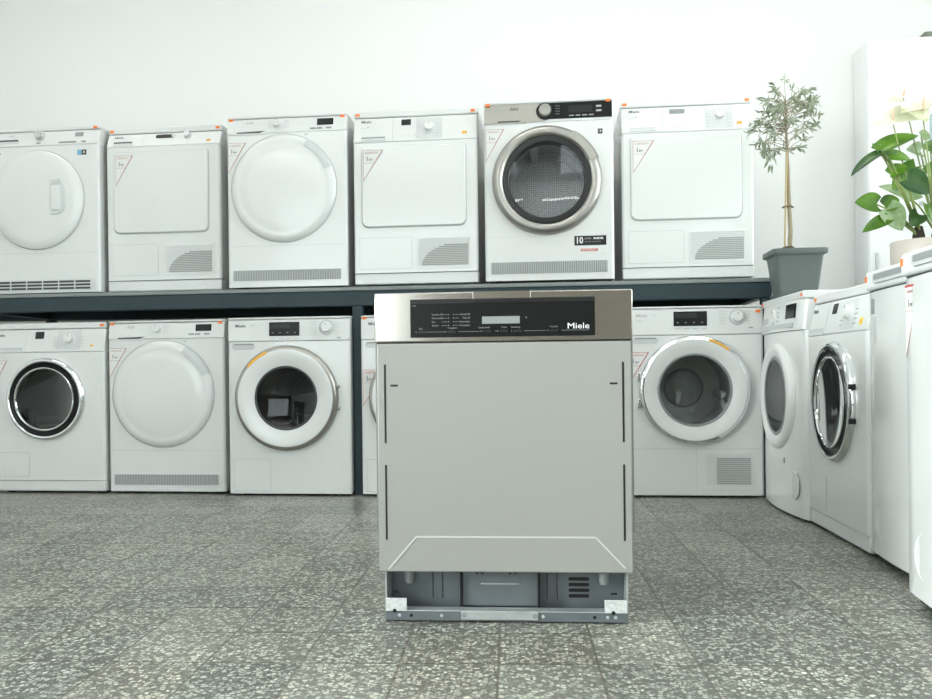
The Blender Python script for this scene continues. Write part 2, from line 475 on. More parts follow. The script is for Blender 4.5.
def frame_line(name, r, x0, x1, z0, z1, t=.0016, rad=.006, m=SEAM, fill=WHITE):
    o = PL(name, x0, x1, z0, z1, m, r, d=.0006, r=rad)
    PL('flap_face', x0+t, x1-t, z0+t, z1-t, fill, o, d=.0012, r=max(.001, rad-t))
    return o

def rule(r, z, x0=-HW+.012, x1=HW-.012, m=SEAM, t=.0012):
    return PL('seam_line', x0, x1, z-t/2, z+t/2, m, r, d=.0004)

def rect_door(r, x0, x1, z0, z1, cr=(.030, .012, .012, .030), d=.009):
    gap = bmesh.new(); prism(gap, rr(x0-.002, x1+.003, z0-.004, z1+.0015, tuple(q+.002 for q in cr)), -.001, .001)
    dr = bmesh.new(); prism(dr, rr(x0, x1, z0, z1, cr), -d, .0005, .006)
    o = link('door', dr, WHITE, r); link('door_gap', gap, SEAM, o)
    return o

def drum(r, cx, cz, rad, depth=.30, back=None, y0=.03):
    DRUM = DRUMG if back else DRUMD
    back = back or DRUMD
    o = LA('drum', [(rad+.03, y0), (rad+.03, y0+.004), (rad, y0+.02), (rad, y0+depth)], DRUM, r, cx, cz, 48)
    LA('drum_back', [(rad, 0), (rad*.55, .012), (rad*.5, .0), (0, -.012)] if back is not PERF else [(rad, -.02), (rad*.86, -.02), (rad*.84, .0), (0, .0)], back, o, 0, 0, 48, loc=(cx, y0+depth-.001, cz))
    for k in range(3):
        a = PI/2+.35+k*2*PI/3
        bm = B(-.018, .018, y0+.04, y0+depth, -.035, .0, .01, 2)
        link('drum_paddle', bm, LGREY if back is PERF else DRUM, o, (cx+rad*math.cos(a), 0, cz+rad*math.sin(a)), (0, -a+PI/2, 0))

def glass_bowl(o, cx, cz, rad, y=-.022, depth=.06, m=None):
    prof = [(rad, y)]
    for i in range(1, 9):
        t = i/8; prof.append((rad*(1-t), y+depth*(1-(1-t)**2)))
    prof[-1] = (0, y+depth)
    LA('door_glass', prof, m or DOORGLASS, o, cx, cz, 56)

def miele_logo(p, x, z, s=.020, m=TXTG):
    return TX('brand_logo', 'Miele', s, m, p, x, z, bold=.0003, sx=1.2)

def condenser_dryer(label, loc, style, H=.848, rz=0):
    zc = {'wide': .735}.get(style, .688); sb = .03; lid = .030
    r, p, ch = base('tumble_dryer', label, 'tumble dryer', G_UP, loc, rz, H=H, zc=zc, sb=sb, lid=lid, plinth=.066)
    tags(r, H, lid, sb, m=ORANGE)
    # fascia: drawer panel to the left of a seam
    miele_logo(p, -.262, ch-.021, .019 if style != 'wide' else .018)
    PL('panel_seam', -.108, -.1065, .004, ch-.004, SEAM, p, d=.0005)
    rule(p, .004, -HW+.006, HW-.006)
    if style == 'wide':
        slot(p, -.262, -.165, .022, .032, DGREY)
        PL('display', -.045, .055, ch-.032, ch-.012, PANELBLK, p, d=.002, r=.0095)
        LA('start_button', [(.009, 0), (.009, -.004), (.008, -.005), (0, -.005)], WHITE3, p, .048, ch-.022, 20)
        knob(p, .123, ch-.024, .016, WHITE3)
        PL('info_sticker', .224, .246, .018, .030, AMBER, p, d=.001)
        for i in range(6): TX('lettering', '- - -', .008, TXTL, p, -.100+.034*(i % 3), ch-.02-.016*(i//3))
        rect_door(r, -.258, .236, .302, .708)
        frame_line('filter_flap', r, -.274, -.028, .090, .246)
        louvre(r, .004, .262, .090, .246)
        sticker(r, -.243, .690, .092, .150, -.0098)
    else:
        slot(p, -.258, -.142, .020, .029, LGREY if style == 'grey' else MGREY)
        LA('indicator_dot', [(.0025, 0), (.0025, -.0012), (0, -.0012)], TXTG, p, -.228, ch-.048, 12)
        TX('lettering', 'Kondens', .008, TXTL, p, -.262, ch-.052)
        if style == 'mid':
            PL('display', -.066, -.020, ch-.045, ch-.015, LCDD, p, d=.002, r=.002)
        else:
            PL('display', -.076, -.006, ch-.038, ch-.016, MGREY, p, d=.002, r=.002)
        kx = .070 if style == 'mid' else .150
        kz = ch*.5+.004 if style == 'mid' else ch*.5+.012
        PL('program_field', kx-.065, kx+.062, .012, ch-.012, LGREY if style == 'mid' else WHITE3, p, d=.0006, r=.003)
        PL('field_face', kx-.0645, kx+.0615, .0125, ch-.0125, WHITE3, p, d=.0009, r=.003)
        knob(p, kx, kz, .021)
        for i in range(5):
            TX('lettering', 'Extra', .008, TXTL, p, kx-.062, .022+.016*i)
            TX('lettering', 'Express', .008, TXTL, p, kx+.03, .022+.016*i)
        for i in range(3): TX('lettering', 'Plus', .008, TXTL, p, -.066+.030*i, .028)
        PL('info_sticker', .226, .250, .028, .042, AMBER, p, d=.001)
        rect_door(r, -.257, .243, .284, .668)
        frame_line('filter_flap', r, -.272, -.018, .084, .234)
        louvre(r, .008, .262, .084, .234)
        sticker(r, -.247, .650, .098, .148, -.0098)
    return r

def solid_round_door(r, cx, cz, R=.258, inner=.215, grip=(22, 62)):
    o = LA('door', [(R+.003, 0), (R, -.006), (R-.012, -.016), (R-.030, -.020), (inner+.006, -.0195), (inner-.006, -.0198),
                    (inner-.022, -.0235), (inner-.05, -.0255), (inner*.4, -.0275), (0, -.028)], WHITE, r, cx, cz, 80)
    LA('door_gap', [(R+.006, -.0012), (R-.004, -.0012), (R-.004, .001)], SEAM, o, cx, cz, 80)
    if grip:
        a0, a1 = (math.radians(q) for q in grip)
        bm = bmesh.new()
        lathe(bm, [(inner+.010, -.0170), (inner+.011, -.0235), (R-.006, -.0215), (R+.004, -.010), (R+.004, -.001)], cx, cz, 18, a0=a0, a1=a1)
        link('door_grip', bm, LGREY, o)
    return o

def aeg_white_dryer(label, loc, group, H=.845, rz=0):
    r, p, ch = base('tumble_dryer', label, 'tumble dryer', group, loc, rz, H=H, zc=.758, sb=.012, lid=.012, bow=.0)
    tags(r, H-.002, .028, .012+.002)
    cx, cz = -.015, .488
    rule(r, .757)
    TX('brand_logo', 'AEG', .016, TXTL, p, -.202, ch-.022, bold=.0004, sx=1.25)
    # drawer grip: tapering dark slot under the fascia
    bm = bmesh.new(); prism(bm, [(-.250, .0), (-.14, .0), (-.105, .012), (-.245, .008)], -.0015, .001)
    g = link('drawer_grip', bm, DGREY, p); PL('grip_lip', -.28, -.105, -.006, .001, WHITE3, g, d=.003)
    knob(p, -.045, ch-.030, .020, WHITE2)
    for i in range(4):
        TX('lettering', 'Extra dry', .007, TXTL, p, -.012, ch-.014-.012*i)
        TX('lettering', 'Iron', .007, TXTL, p, -.088, ch-.014-.012*i)
    PL('display', .152, .232, ch-.045, ch-.012, PANELBLK, p, d=.0015, r=.002)
    PL('display_glass', .158, .226, ch-.041, ch-.016, LCDD, p, y=-.0015, d=.0006)
    for x0, x1 in ((.118, .146), (.150, .178), (.196, .224)): PL('button', x0, x1, ch-.064, ch-.056, MGREY, p, d=.0015, r=.002)
    solid_round_door(r, cx, cz)
    rule(r, .212)
    bars(r, -.272, .262, .044, .094)
    sticker(r, -.292, .715, .092, .148)
    PL('info_mark', .09, .108, .742, .748, TXTL, r, d=.0008)
    return r

def premium_dryer(label, loc, H=.845, rz=0):
    cx, cz = -.008, .474
    r, p, ch = base('tumble_dryer', label, 'tumble dryer', G_UP, loc, rz, H=H, zc=.745, sb=.012, lid=.012, hole=(cx, cz, .2), cm=WHITE2)
    PL('steel_fascia', -HW+.002, -.012, .004, ch-.002, PANELSTEEL, p, d=.003, r=.001)
    PL('black_fascia', -.012, HW-.004, .012, ch-.002, PANELBLK, p, d=.003, r=.001)
    LA('knob_surround', [(.042, 0), (.042, -.0045), (.03, -.006), (0, -.006)], PANELBLK, p, -.012, ch*.55, 40)
    k = LA('program_knob', [(.030, -.004), (.030, -.020), (.026, -.026), (0, -.027)], RINGSTEEL, p, -.012, ch*.55, 40)
    PL('display', .095, .205, ch-.055, ch-.018, LCDD, p, y=-.003, d=.001)
    for i in range(4):
        PL('button', .098+.030*i, .120+.030*i, .022, .028, TXTD, p, y=-.003, d=.0008)
        TX('lettering', 'Mixed', .008, TXTD, p, .035, ch-.018-.013*i, -.0036)
    for i in range(2): PL('button', .222, .246, ch-.030-.022*i, ch-.022-.022*i, TXTL, p, y=-.003, d=.0008)
    TX('brand_logo', 'AEG', .016, TXTG, p, -.175, ch-.025, -.0036, bold=.0004, sx=1.25)
    tags(r, H-.004, .020, .008, m=ORANGE)
    bm = bmesh.new(); prism(bm, [(-.235, .0), (-.15, .0), (-.125, .010), (-.232, .010)], -.004, .001)
    link('drawer_grip', bm, DGREY, p)
    PL('fascia_lip', -HW+.002, -.10, -.003, .003, RINGSTEEL, p, d=.0045)
    R = .252
    d = LA('door', [(R+.002, 0), (R, -.012), (R-.012, -.026), (R-.032, -.030), (.208, -.024), (.204, -.018)], RINGSTEEL, r, cx, cz, 80)
    LA('door_seal', [(.206, -.018), (.195, -.022), (.176, -.020), (.172, -.006), (.172, .03)], BLACK, d, cx, cz, 72)
    a0, a1 = math.radians(22), math.radians(60)
    bm = bmesh.new(); lathe(bm, [(.212, -.026), (.214, -.034), (R-.004, -.031), (R+.006, -.012), (R+.006, -.001)], cx, cz, 18, a0=a0, a1=a1)
    link('door_grip', bm, RINGSTEEL, d)
    glass_bowl(d, cx, cz, .175, -.016, .018, DOORGLASSC)
    drum(r, cx, cz, .205, .30, PERF)
    s = PL('motor_sticker', .116, .262, .168, .212, BLACK, r, d=.0008)
    TX('lettering', '10', .042, TXTW, s, .121, .190, -.0012, bold=.0008, sx=.85)
    TX('lettering', 'JAHRE', .011, TXTD, s, .163, .199, -.0012, bold=.0003); TX('lettering', 'INVERTER', .012, TXTW, s, .203, .199, -.0012, bold=.0004, sx=.85)
    TX('lettering', 'MOTOR GARANTIE', .0085, TXTD, s, .163, .184, -.0012)
    s = PL('red_sticker', .144, .224, .141, .153, mat('sticker_salmon', (.62, .20, .17), .5), r, d=.0008)
    TX('lettering', 'PRO TEX PLUS', .010, PAPER, s, .148, .147, -.0012)
    TX('lettering', 'ECO', .008, TXTL, r, .238, .128)
    PL('energy_sticker', .205, .228, .680, .704, PAPER, r, d=.0006); o = PL('energy_sticker', .228, .250, .680, .704, DGREY, r, d=.0006)
    TX('lettering', '+', .022, TXTW, o, .234, .692, -.001)
    rule(r, .216, m=LGREY)
    bars(r, -.270, .266, .044, .098)
    sticker(r, -.290, .720, .088, .150, m=REDP)
    return r

def oval_dryer(label, loc, H=.85, rz=0):
    r, p, ch = base('tumble_dryer', label, 'tumble dryer', G_UP, loc, rz, H=H, zc=.752, sb=.02, lid=.016)
    tags(r, H+.006, .030, .014, left=False, m=ORANGE)
    rule(p, .003)
    slot(p, -.292, -.135, .030, .040, DGREY)
    TX('brand_logo', 'AEG', .014, TXTL, p, -.190, ch-.022, bold=.0003, sx=1.25)
    knob(p, -.020, ch-.026, .021, LGREY)
    PL('button', -.035, -.012, .012, .020, MGREY, p, d=.0015, r=.002)
    PL('button_strip', .085, .178, .012, .020, MGREY, p, d=.0015, r=.002)
    PL('button', .205, .230, .012, .020, MGREY, p, d=.0015, r=.002)
    o = PL('display', .168, .212, ch-.036, ch-.014, MGREY, p, d=.0015, r=.002); PL('display_glass', .173, .190, ch-.033, ch-.017, LCD, o, d=.002)
    s = PL('energy_sticker', .185, .208, .700, .726, BLUE, r, d=.0006); s = PL('energy_sticker', .208, .234, .700, .726, DGREY, r, d=.0006)
    TX('lettering', 'A', .018, TXTW, s, .215, .713, -.001)
    cx, cz, R = -.030, .480, .248
    d = LA('door', [(R+.002, 0), (R, -.010), (R-.010, -.016), (R-.05, -.022), (R*.5, -.026), (0, -.027)], WHITE, r, cx, cz, 80)
    LA('door_gap', [(R+.005, -.0012), (R-.004, -.0012), (R-.004, .001)], SEAM, d, cx, cz, 80)
    bm = bmesh.new(); prism(bm, rr(.055, .132, .400, .580, (.045, .055, .008, .006)), -.030, -.020, .003)
    g = link('door_grip', bm, WHITE3, d)
    bm = bmesh.new(); prism(bm, [(.060, .548), (.108, .553), (.108, .578), (.078, .566)], -.034, -.029)
    link('grip_recess', bm, LGREY, g)
    bm = bmesh.new(); prism(bm, rr(.060, .108, .42, .546, .01), -.035, -.03, .003); link('grip_plate', bm, WHITE2, g)
    rule(r, .212)
    g = PL('vent_grille', -.29, .272, .022, .078, WHITE3, r, d=.0012, r=.004)
    bm = bmesh.new()
    for j in range(3):
        for i in range(6):
            x0 = -.262+.086*i; box(bm, x0, x0+.078, -.0026, -.001, .028+.0165*j, .038+.0165*j)
    link('slits', bm, DGREY, g, smooth=False)
    sticker(r, -.298, .722, .075, .13)
    return r

def porthole_chrome(r, cx, cz, R=.200, hinge=True):
    d = LA('door', [(R+.008, 0), (R+.008, -.006), (R+.005, -.012), (R-.001, -.020), (R-.008, -.022), (R-.014, -.019)], CHROME, r, cx, cz, 80)
    LA('door_seal', [(R-.014, -.019), (R-.017, -.016), (.164, -.013), (.156, -.013)], PANELBLK, d, cx, cz, 72)
    LA('inner_ring', [(.158, -.013), (.157, -.021), (.1535, -.023), (.150, -.021), (.148, -.012), (.148, .03)], CHROME, d, cx, cz, 72)
    glass_bowl(d, cx, cz, .149, -.016, .012, DOORGLASSD)
    if hinge:
        for dz in (-.055, .055):
            bm = B(cx+R-.008, cx+R+.008, -.020, .002, cz+dz-.009, cz+dz+.009, .003); link('hinge', bm, BLACK, d)
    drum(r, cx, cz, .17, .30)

def old_washer(label, loc, group, rz=0, H=.848, chrome_hinge=False):
    cx, cz = -.006, .468
    r, p, ch = base('washing_machine', label, 'washing machine', group, loc, rz, H=H, zc=.700, sb=.028, lid=.032, plinth=.066, hole=(cx, cz, .165))
    rule(p, .003)
    miele_logo(p, -.285, ch-.030, .020)
    slot(p, -.29, -.13, .010, .026, LGREY)
    PL('panel_seam', -.118, -.1165, .004, ch-.004, SEAM, p, d=.0005)
    PL('display', -.070, -.025, ch-.050, ch-.014, LCDD, p, d=.002, r=.003)
    PL('program_field', .048, .172, .012, ch-.010, WHITE3, p, d=.0008, r=.003)
    knob(p, .112, ch*.55, .023)
    for i in range(4):
        TX('lettering', 'Cottons', .008, TXTL, p, .030, .028+.016*i)
        TX('lettering', 'Woollens', .008, TXTL, p, .155, .028+.016*i)
    o = PL('info_sticker', .218, .246, .020, .044, YELLOW if chrome_hinge else PAPER, p, d=.001, r=.004); PL('sticker_print', .224, .240, .026, .036, AMBER, o, y=-.001, d=.0006)
    porthole_chrome(r, cx, cz, .198, chrome_hinge)
    frame_line('filter_flap', r, -.285, -.098, .084, .205)
    return r, p, ch

def modern(name, label, cat, group, loc, H=.850, rz=0, kind='wash', faint=False):
    cx, cz = (-.009, .466) if kind == 'wash' else (-.006, .488)
    r, p, ch = base(name, label, cat, group, loc, rz, H=H, zc=.736, sb=.004, lid=.010, hole=(cx, cz, .165))
    rule(p, .001, m=LGREY, t=.0008)
    miele_logo(p, -.262, ch-.030, .020, TXTL if faint else TXTG)
    TX('lettering', 'W1' if kind == 'wash' else 'T1', .014, TXTL, p, -.185, ch-.030)
    if kind != 'wash': TX('lettering', 'EcoDry', .010, TXTL, p, -.262, ch-.052)
    o = PL('display', -.094, .054, ch-.080, ch-.014, PANELBLK, p, d=.0015, r=.003)
    PL('display_glass', -.086, .010, ch-.044, ch-.020, LCDD, o, y=-.0015, d=.0006)
    for i in range(4):
        PL('button', -.088+.038*i, -.062+.038*i, ch-.094, ch-.089, LGREY, p, d=.001, r=.001)
        PL('display_dot', -.08+.036*i, -.072+.036*i, ch-.066, ch-.063, TXTD, o, y=-.0015, d=.0006)
    knob(p, .186, ch-.042, .022, WHITE2, LGREY)
    for i in range(5):
        TX('lettering', 'Baumwolle', .0065, TXTL, p, .108, ch-.016-.014*i)
        TX('lettering', 'Express', .0065, TXTL, p, .222, ch-.016-.014*i)
    PL('start_button', .236, .254, ch-.094, ch-.089, MGREY, p, d=.001, r=.001)
    g = PL('drawer_grip', -.277, -.164, .697, .727, LGREY, r, d=.001, r=.0148); PL('grip_shade', -.270, -.171, .719, .725, MGREY, g, d=.0016, r=.003)
    R = .244 if kind == 'wash' else .241
    gl = .146 if kind == 'wash' else .158
    d = LA('door', [(R+.006, 0), (R+.006, -.014), (R+.003, -.026), (R-.004, -.032), (R-.014, -.034)], RINGSTEEL if kind == 'wash' else CHROME, r, cx, cz, 80)
    LA('door_ring', [(R-.014, -.034), (R-.018, -.0348), (gl+.03, -.026), (gl+.006, -.020)], WHITE, d, cx, cz, 80)
    LA('door_seal', [(gl+.007, -.020), (gl+.003, -.024), (gl-.002, -.023), (gl-.005, -.010), (gl-.005, .03)], DGREY if kind == 'wash' else MGREY, d, cx, cz, 72)
    glass_bowl(d, cx, cz, gl-.004, -.018, .022, DOORGLASSD if kind == 'wash' else DOORGLASS)
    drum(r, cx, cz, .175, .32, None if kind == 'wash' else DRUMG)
    if kind == 'wash':
        bm = bmesh.new(); lathe(bm, [(R-.004, -.0325), (R-.006, -.0350), (R-.016, -.0362), (R-.018, -.0345)], cx, cz, 10, a0=math.radians(112), a1=math.radians(140)); link('amber_strip', bm, AMBER, d)
        for dz in (-.052, .052):
            bm = B(cx+R-.002, cx+R+.012, -.022, .002, cz+dz-.008, cz+dz+.008, .003); link('hinge', bm, MGREY, d)
        frame_line('filter_flap', r, -.275, -.092, .024, .176, rad=.002)
    else:
        bm = bmesh.new(); lathe(bm, [(R-.004, -.0325), (R-.006, -.0350), (R-.014, -.0360), (R-.016, -.0345)], cx, cz, 10, a0=math.radians(50), a1=math.radians(74)); link('amber_strip', bm, AMBER, d)
        for dz in (-.06, .06):
            bm = B(cx-R-.012, cx-R+.004, -.022, .002, cz+dz-.02, cz+dz+.02, .003); link('hinge', bm, CHROME, d)
        rule(r, .222); PL('seam_line', .0, .0012, .03, .222, SEAM, r, d=.0004)
        louvre(r, .034, .250, .042, .212, 17, arc=False)
    return r

# ------------------------------------------------------------------ room shell
X0, X1, Y0, Y1, ZC = -4.0, 2.75, -7.0, .80, 3.1
struct('floor', B(X0-.2, X1+.2, Y0-.2, Y1+.2, -.1, 0), FLOORM, smooth=False)
struct('wall_back', B(X0-.2, X1+.2, Y1, Y1+.2, 0, ZC), WALLM, smooth=False)
struct('ceiling', B(X0-.2, X1+.2, Y0-.2, Y1+.2, ZC, ZC+.15), CEILM, smooth=False)

def wall_with_openings(name, axis, fixed, thick, a0, a1, openings, m=None):
    bm = bmesh.new()
    cuts = sorted(openings)
    def add(p, q, z0, z1):
        if q-p < 1e-4 or z1-z0 < 1e-4: return
        if axis == 'x': box(bm, p, q, min(fixed, fixed+thick), max(fixed, fixed+thick), z0, z1)
        else: box(bm, min(fixed, fixed+thick), max(fixed, fixed+thick), p, q, z0, z1)
    cur = a0
    for (p, q, z0, z1) in cuts:
        add(cur, p, 0, ZC); add(p, q, 0, z0); add(p, q, z1, ZC); cur = q
    add(cur, a1, 0, ZC)
    return struct(name, bm, m or WALLM, smooth=False)

OPF = [(-3.5, -.75, .35, 2.65), (1.95, 2.65, .35, 2.65)]
OPR = [(-2.3, -.05, 1.05, 2.75)]
OPL_ADDED = [(-6.3, -3.9, .6, 2.65)]  # unseen left opening, added to light the fronts of the right row

wall_with_openings('wall_front', 'x', Y0, -.2, X0-.2, X1+.2, OPF, FRONTM)
wall_with_openings('wall_left', 'y', X0, -.2, Y0, Y1, OPL_ADDED)
wall_with_openings('wall_right', 'y', X1, .2, Y0, Y1, OPR)

def window(n, axis, fixed, op, bays):
    p, q, z0, z1 = op; sg = 1 if fixed > 0 else -1
    bm = bmesh.new(); t = .05
    def add(a, b, c, d):
        if axis == 'x': box(bm, a, b, fixed-.12, fixed-.06, c, d, .004)
        else: box(bm, min(fixed+.06*sg, fixed+.12*sg), max(fixed+.06*sg, fixed+.12*sg), a, b, c, d, .004)
    add(p, q, z0, z0+t); add(p, q, z1-t, z1)
    for i in range(bays+1):
        x = p+(q-p-t)*i/bays; add(x, x+t, z0+t, z1-t)
    w = struct('window_%d' % n, bm, ALU)
    if axis == 'x': g = B(p+.01, q-.01, fixed-.093, fixed-.087, z0+.01, z1-.01)
    else: g = B(fixed+.09*sg-.003, fixed+.09*sg+.003, p+.01, q-.01, z0+.01, z1-.01)
    link('glass_pane', g, WINGLASS, w)
window(1, 'x', Y0, OPF[0], 3)
window(2, 'x', Y0, OPF[1], 1)
window(3, 'y', X1, OPR[0], 3)
window(4, 'y', X0, OPL_ADDED[0], 2)  # made-up window, out of view, for the added left light
struct('baseboard_back', B(X0, X1, Y1-.012, Y1, 0, .07, .003), WHITE2)

# ------------------------------------------------------------------ steel rack
HS = .990
rack = empty('display_rack', 'long blue-grey steel rack with grey board top carrying the upper row of dryers', 'rack', (0, 0, 0))
RX0, RX1 = -3.3, 1.217
link('shelf_board', B(RX0, RX1, -.016, .70, HS-.018, HS, .002), SHELFTOP, rack)
link('front_beam', B(RX0, RX1, -.012, .045, HS-.090, HS-.0185, .004), SHELF, rack)
link('rear_beam', B(RX0, RX1, .63, .69, HS-.090, HS-.0185, .004), SHELF, rack)
for x in (-2.68, -.716, 1.173):
    pw = .048 if x == -.716 else .043
    for y0 in (-.012, .635):
        link('post', B(x, x+pw, y0, y0+.055, .004, HS-.091, .004), SHELF, rack)
    link('cross_beam', B(x, x+pw, .046, .629, HS-.085, HS-.0185, .004), SHELF, rack)
for x in (-2.68, -.716, 1.173):
    for y0 in (-.022, .627): link('foot_plate', B(x, x+.043, y0+.01, y0+.068, 0, .004), SHELF, rack)

# ------------------------------------------------------------------ upper row (left to right)
YU = .022
def ux(left): return left+HW
oval_dryer('white dryer at the left end of the top row, round door with an inset grip', (-2.318, .058, HS), H=.847)
condenser_dryer('white dryer on the rack with rectangular door and long black pill-shaped display', (-1.697, .085, HS), 'wide', H=.838)
aeg_white_dryer('white dryer with solid round white door on the rack, beside the pill-display dryer', (-1.041, .024, HS), G_UP, rz=.007)
condenser_dryer('white rectangular-door dryer on the rack between the plain round-door dryer and the steel-ringed one', (-.411, .014, HS), 'mid', H=.844)
premium_dryer('white dryer with steel-ringed glass porthole and black and steel fascia on the rack', (.220, -.010, HS), H=.848)
condenser_dryer('white rectangular-door dryer at the right end of the rack, beside the olive tree', (.857, .045, HS), 'grey', H=.846, rz=.006)

# ------------------------------------------------------------------ lower row
r, p, ch = old_washer('white washing machine with chrome porthole at the left end under the rack', (-2.263, -.015, 0), G_LOW)
tags(r, .848, .032, .028)
sticker(r, -.294, .660, .085, .15)
aeg_white_dryer('white dryer with solid round white door standing on the floor under the rack', (-1.652, -.003, 0), G_LOW, H=.850, rz=-.010)
modern('washing_machine', 'white washing machine with wide white door ring and black display, left of the rack post', 'washing machine', G_LOW, (-1.015, -.060, 0))
r = modern('washing_machine', 'white washing machine almost hidden behind the dishwasher, only a narrow strip showing', 'washing machine', G_LOW, (-.367, -.060, 0))
tags(r, .852, .028, .004, right=False); sticker(r, -.290, .595, .115, .17, m=RED)
r = modern('tumble_dryer', 'white dryer with chrome-edged porthole and square louvred vent, right of the dishwasher', 'tumble dryer', G_LOW, (.870, -.050, 0), kind='dry', H=.866, faint=True)
tags(r, .852, .028, .004, left=False); sticker(r, -.294, .660, .09, .14, m=RED)

# ------------------------------------------------------------------ right row, fronts facing left (-X)
RZ = -PI/2
# nearest the corner: bowed front, white ring door
cx, cz = -.004, .470
r, p, ch = base('washing_machine', 'white washer with white porthole ring in the right-hand corner, under the olive tree', 'washing machine', G_R, (1.172, -.382, 0), RZ+.03, H=.875, zc=.728, sb=.012, lid=.030, hole=(cx, cz, .165), bow=.026, fm=WHITE)
tags(r, .875, .030, .012-.0155+.0, m=ORANGE)
yb = -.026
PL('display', .095, .215, ch-.070, ch-.014, PANELBLK, p, y=-.010, d=.004)
knob(p, -.075, ch*.55, .032, WHITE2, LGREY)
PL('drawer_grip', -.25, -.15, ch*.35, ch*.55, LGREY, p, y=-.008, d=.003)
PL('drawer_grip', -.27, .20, .012, .030, LGREY, p, y=-.012, d=.004, r=.003)
for i in range(4): TX('lettering', 'Cotton', .010, TXTL, p, -.015, .045+.018*i, -.017)
d = LA('door', [(.216, yb+.012), (.214, yb-.006), (.202, yb-.016), (.185, yb-.017), (.160, yb-.008)], WHITE2, r, cx, cz, 80)
LA('door_seal', [(.162, yb-.008), (.158, yb-.011), (.148, yb-.010), (.146, yb), (.146, .03)], MGREY, d, cx, cz, 72)
glass_bowl(d, cx, cz, .150, yb-.007, .004, DOORGLASSD)
drum(r, cx, cz, .17, .30)
o = LA('drain_cap', [(.055, yb+.012), (.055, yb+.0085), (.05, yb+.008), (0, yb+.008)], WHITE, r, .19, .13, 40)
PL('keyhole_mark', .085, .093, .205, .225, MGREY, r, y=yb, d=.002)
# second: old style washer with chrome porthole
r, p, ch = old_washer('white washer with chrome porthole, yellow dial sticker and black hinges in the right row', (1.1945, -.974, 0), G_R, RZ+.03, H=.850, chrome_hinge=True)
r.scale.x = .962
tags(r, .850, .032, .028, right=False)

def toploader(label, loc, w, H, red=False):
    hw = w/2
    r = empty('top_loading_washer', label, 'washing machine', loc, RZ, G_R)
    bm = B(-hw+.0008, hw-.0008, .016, .60, .030, H-.05, .010, 3)
    bmesh.ops.delete(bm, geom=[f for f in bm.faces if f.normal.y < -.9], context='FACES'); link('body', bm, WHITE, r, fix=False)
    bm = bmesh.new(); front_plate(bm, -hw, hw, .030, H-.052, None, bow=.012); link('front_panel', bm, WHITE, r)
    link('lid_gap', B(-hw+.01, hw-.01, .0, .59, H-.053, H-.046), DGREY, r)
    link('top_lid', B(-hw, hw, -.012, .46, H-.046, H+.012, .010, 3), WHITE2, r)
    bm = bmesh.new(); prism(bm, rr(-hw*.62, hw*.62, H-.030, H+.000, .012), -.020, -.010, .003); g = link('lid_handle', bm, LGREY, r)
    bm = bmesh.new(); prism(bm, rr(-hw*.55, hw*.55, H-.020, H-.004, .006), -.0215, -.019); link('grip_recess', bm, MGREY, g)
    link('control_panel', B(-hw, hw, .462, .60, H-.046, H+.035, .010, 3), WHITE2, r)
    LA('drain_cap', [(.058, .0), (.058, -.0075), (.0565, -.009), (.052, -.0075), (0, -.0075)], WHITE2, r, -hw+.12, .135, 44)
    link('kick_strip', B(-hw+.02, hw-.02, .02, .05, .006, .030), DGREY, r)
    for sx in (-1, 1):
        for yy in (.06, .54):
            bm = bmesh.new(); lathe_z(bm, [(0, 0), (.02, 0), (.02, .031), (0, .031)], sx*(hw-.05), yy, 12); link('foot', bm, BLACK, r)
    PL('price_tag', -hw+.004, -hw+.020, H-.020, H-.002, ORANGE, r, y=-.012, d=.001)
    return r
r = toploader('white top-loading washer beside the chrome-porthole washer, grey label at its upper corner', (1.207, -1.270-.225, 0), .445, .862)
PL('grey_label', -.19, -.14, .745, .79, MGREY, r, y=-.004, d=.002); PL('grey_label', -.17, -.11, .66, .735, LGREY, r, y=-.005, d=.002)
r = toploader('white top-loading washer nearest the camera at the right edge, red-edged guarantee label', (1.128, -1.762-.225, 0), .45, .857)
s = sticker(r, -.212, .785, .085, .175, -.004, m=REDP); PL('sticker_band', -.212, -.127, .783, .789, RED, s, y=-.005, d=.001)

# ------------------------------------------------------------------ dishwasher in the middle
dw = empty('dishwasher', 'silver steel built-in dishwasher with black control panel standing alone in the middle of the floor', 'dishwasher', (.1372, -2.0340, 0), .0312)
link('tub', B(-.292, .292, .030, .56, .145, .768, .004), mat('tub_grey', (.20, .205, .20), .45, .3), dw)
for s in (-1, 1):
    link('side_strip', B(-.2985 if s < 0 else .2935, -.2935 if s < 0 else .2985, .006, .55, .215, .66, .001), mat('edge_grey', (.20, .21, .20), .45, .3) if s < 0 else bpy.data.materials['edge_grey'], dw)
link('top_plate', B(-.298, .298, .022, .56, .768, .7735, .002), PANELSTEEL, dw)
fa = bmesh.new(); box(fa, -.2985, .2985, .000, .055, .6590, .7735, .0025, 2); fa = link('control_fascia', fa, PANELSTEEL, dw)
bk = PL('control_panel', -.2135, .2130, .6685, .7575, PANELBLK, fa, d=.002, r=.002)
bm = bmesh.new(); prism(bm, rr(-.066, .066, .757, .7735, .002), -.0026, 0, 0)
link('handle_recess', bm, PANELSTEEL, fa)
link('handle_shadow_gap', B(-.066, .066, -.0045, -.0015, .7500, .7575, .001), BLACK, fa)
for x in (-.0675, .0655): PL('seam_line', x, x+.0016, .7580, .7735, DOORLINE, fa, d=.0045)
link('panel_top_shade', B(-.2125, .2120, -.0030, -.0016, .7475, .7573), BLACK, bk)  # black strip paints the recess shade along the panel top
PL('display', -.046, .041, .6985, .7155, LCD, bk, y=-.002, d=.001)
TX('brand_logo', 'Miele',    .0190, TXTW, bk, .149, .6905, -.0028, bold=0, sx=1.25)
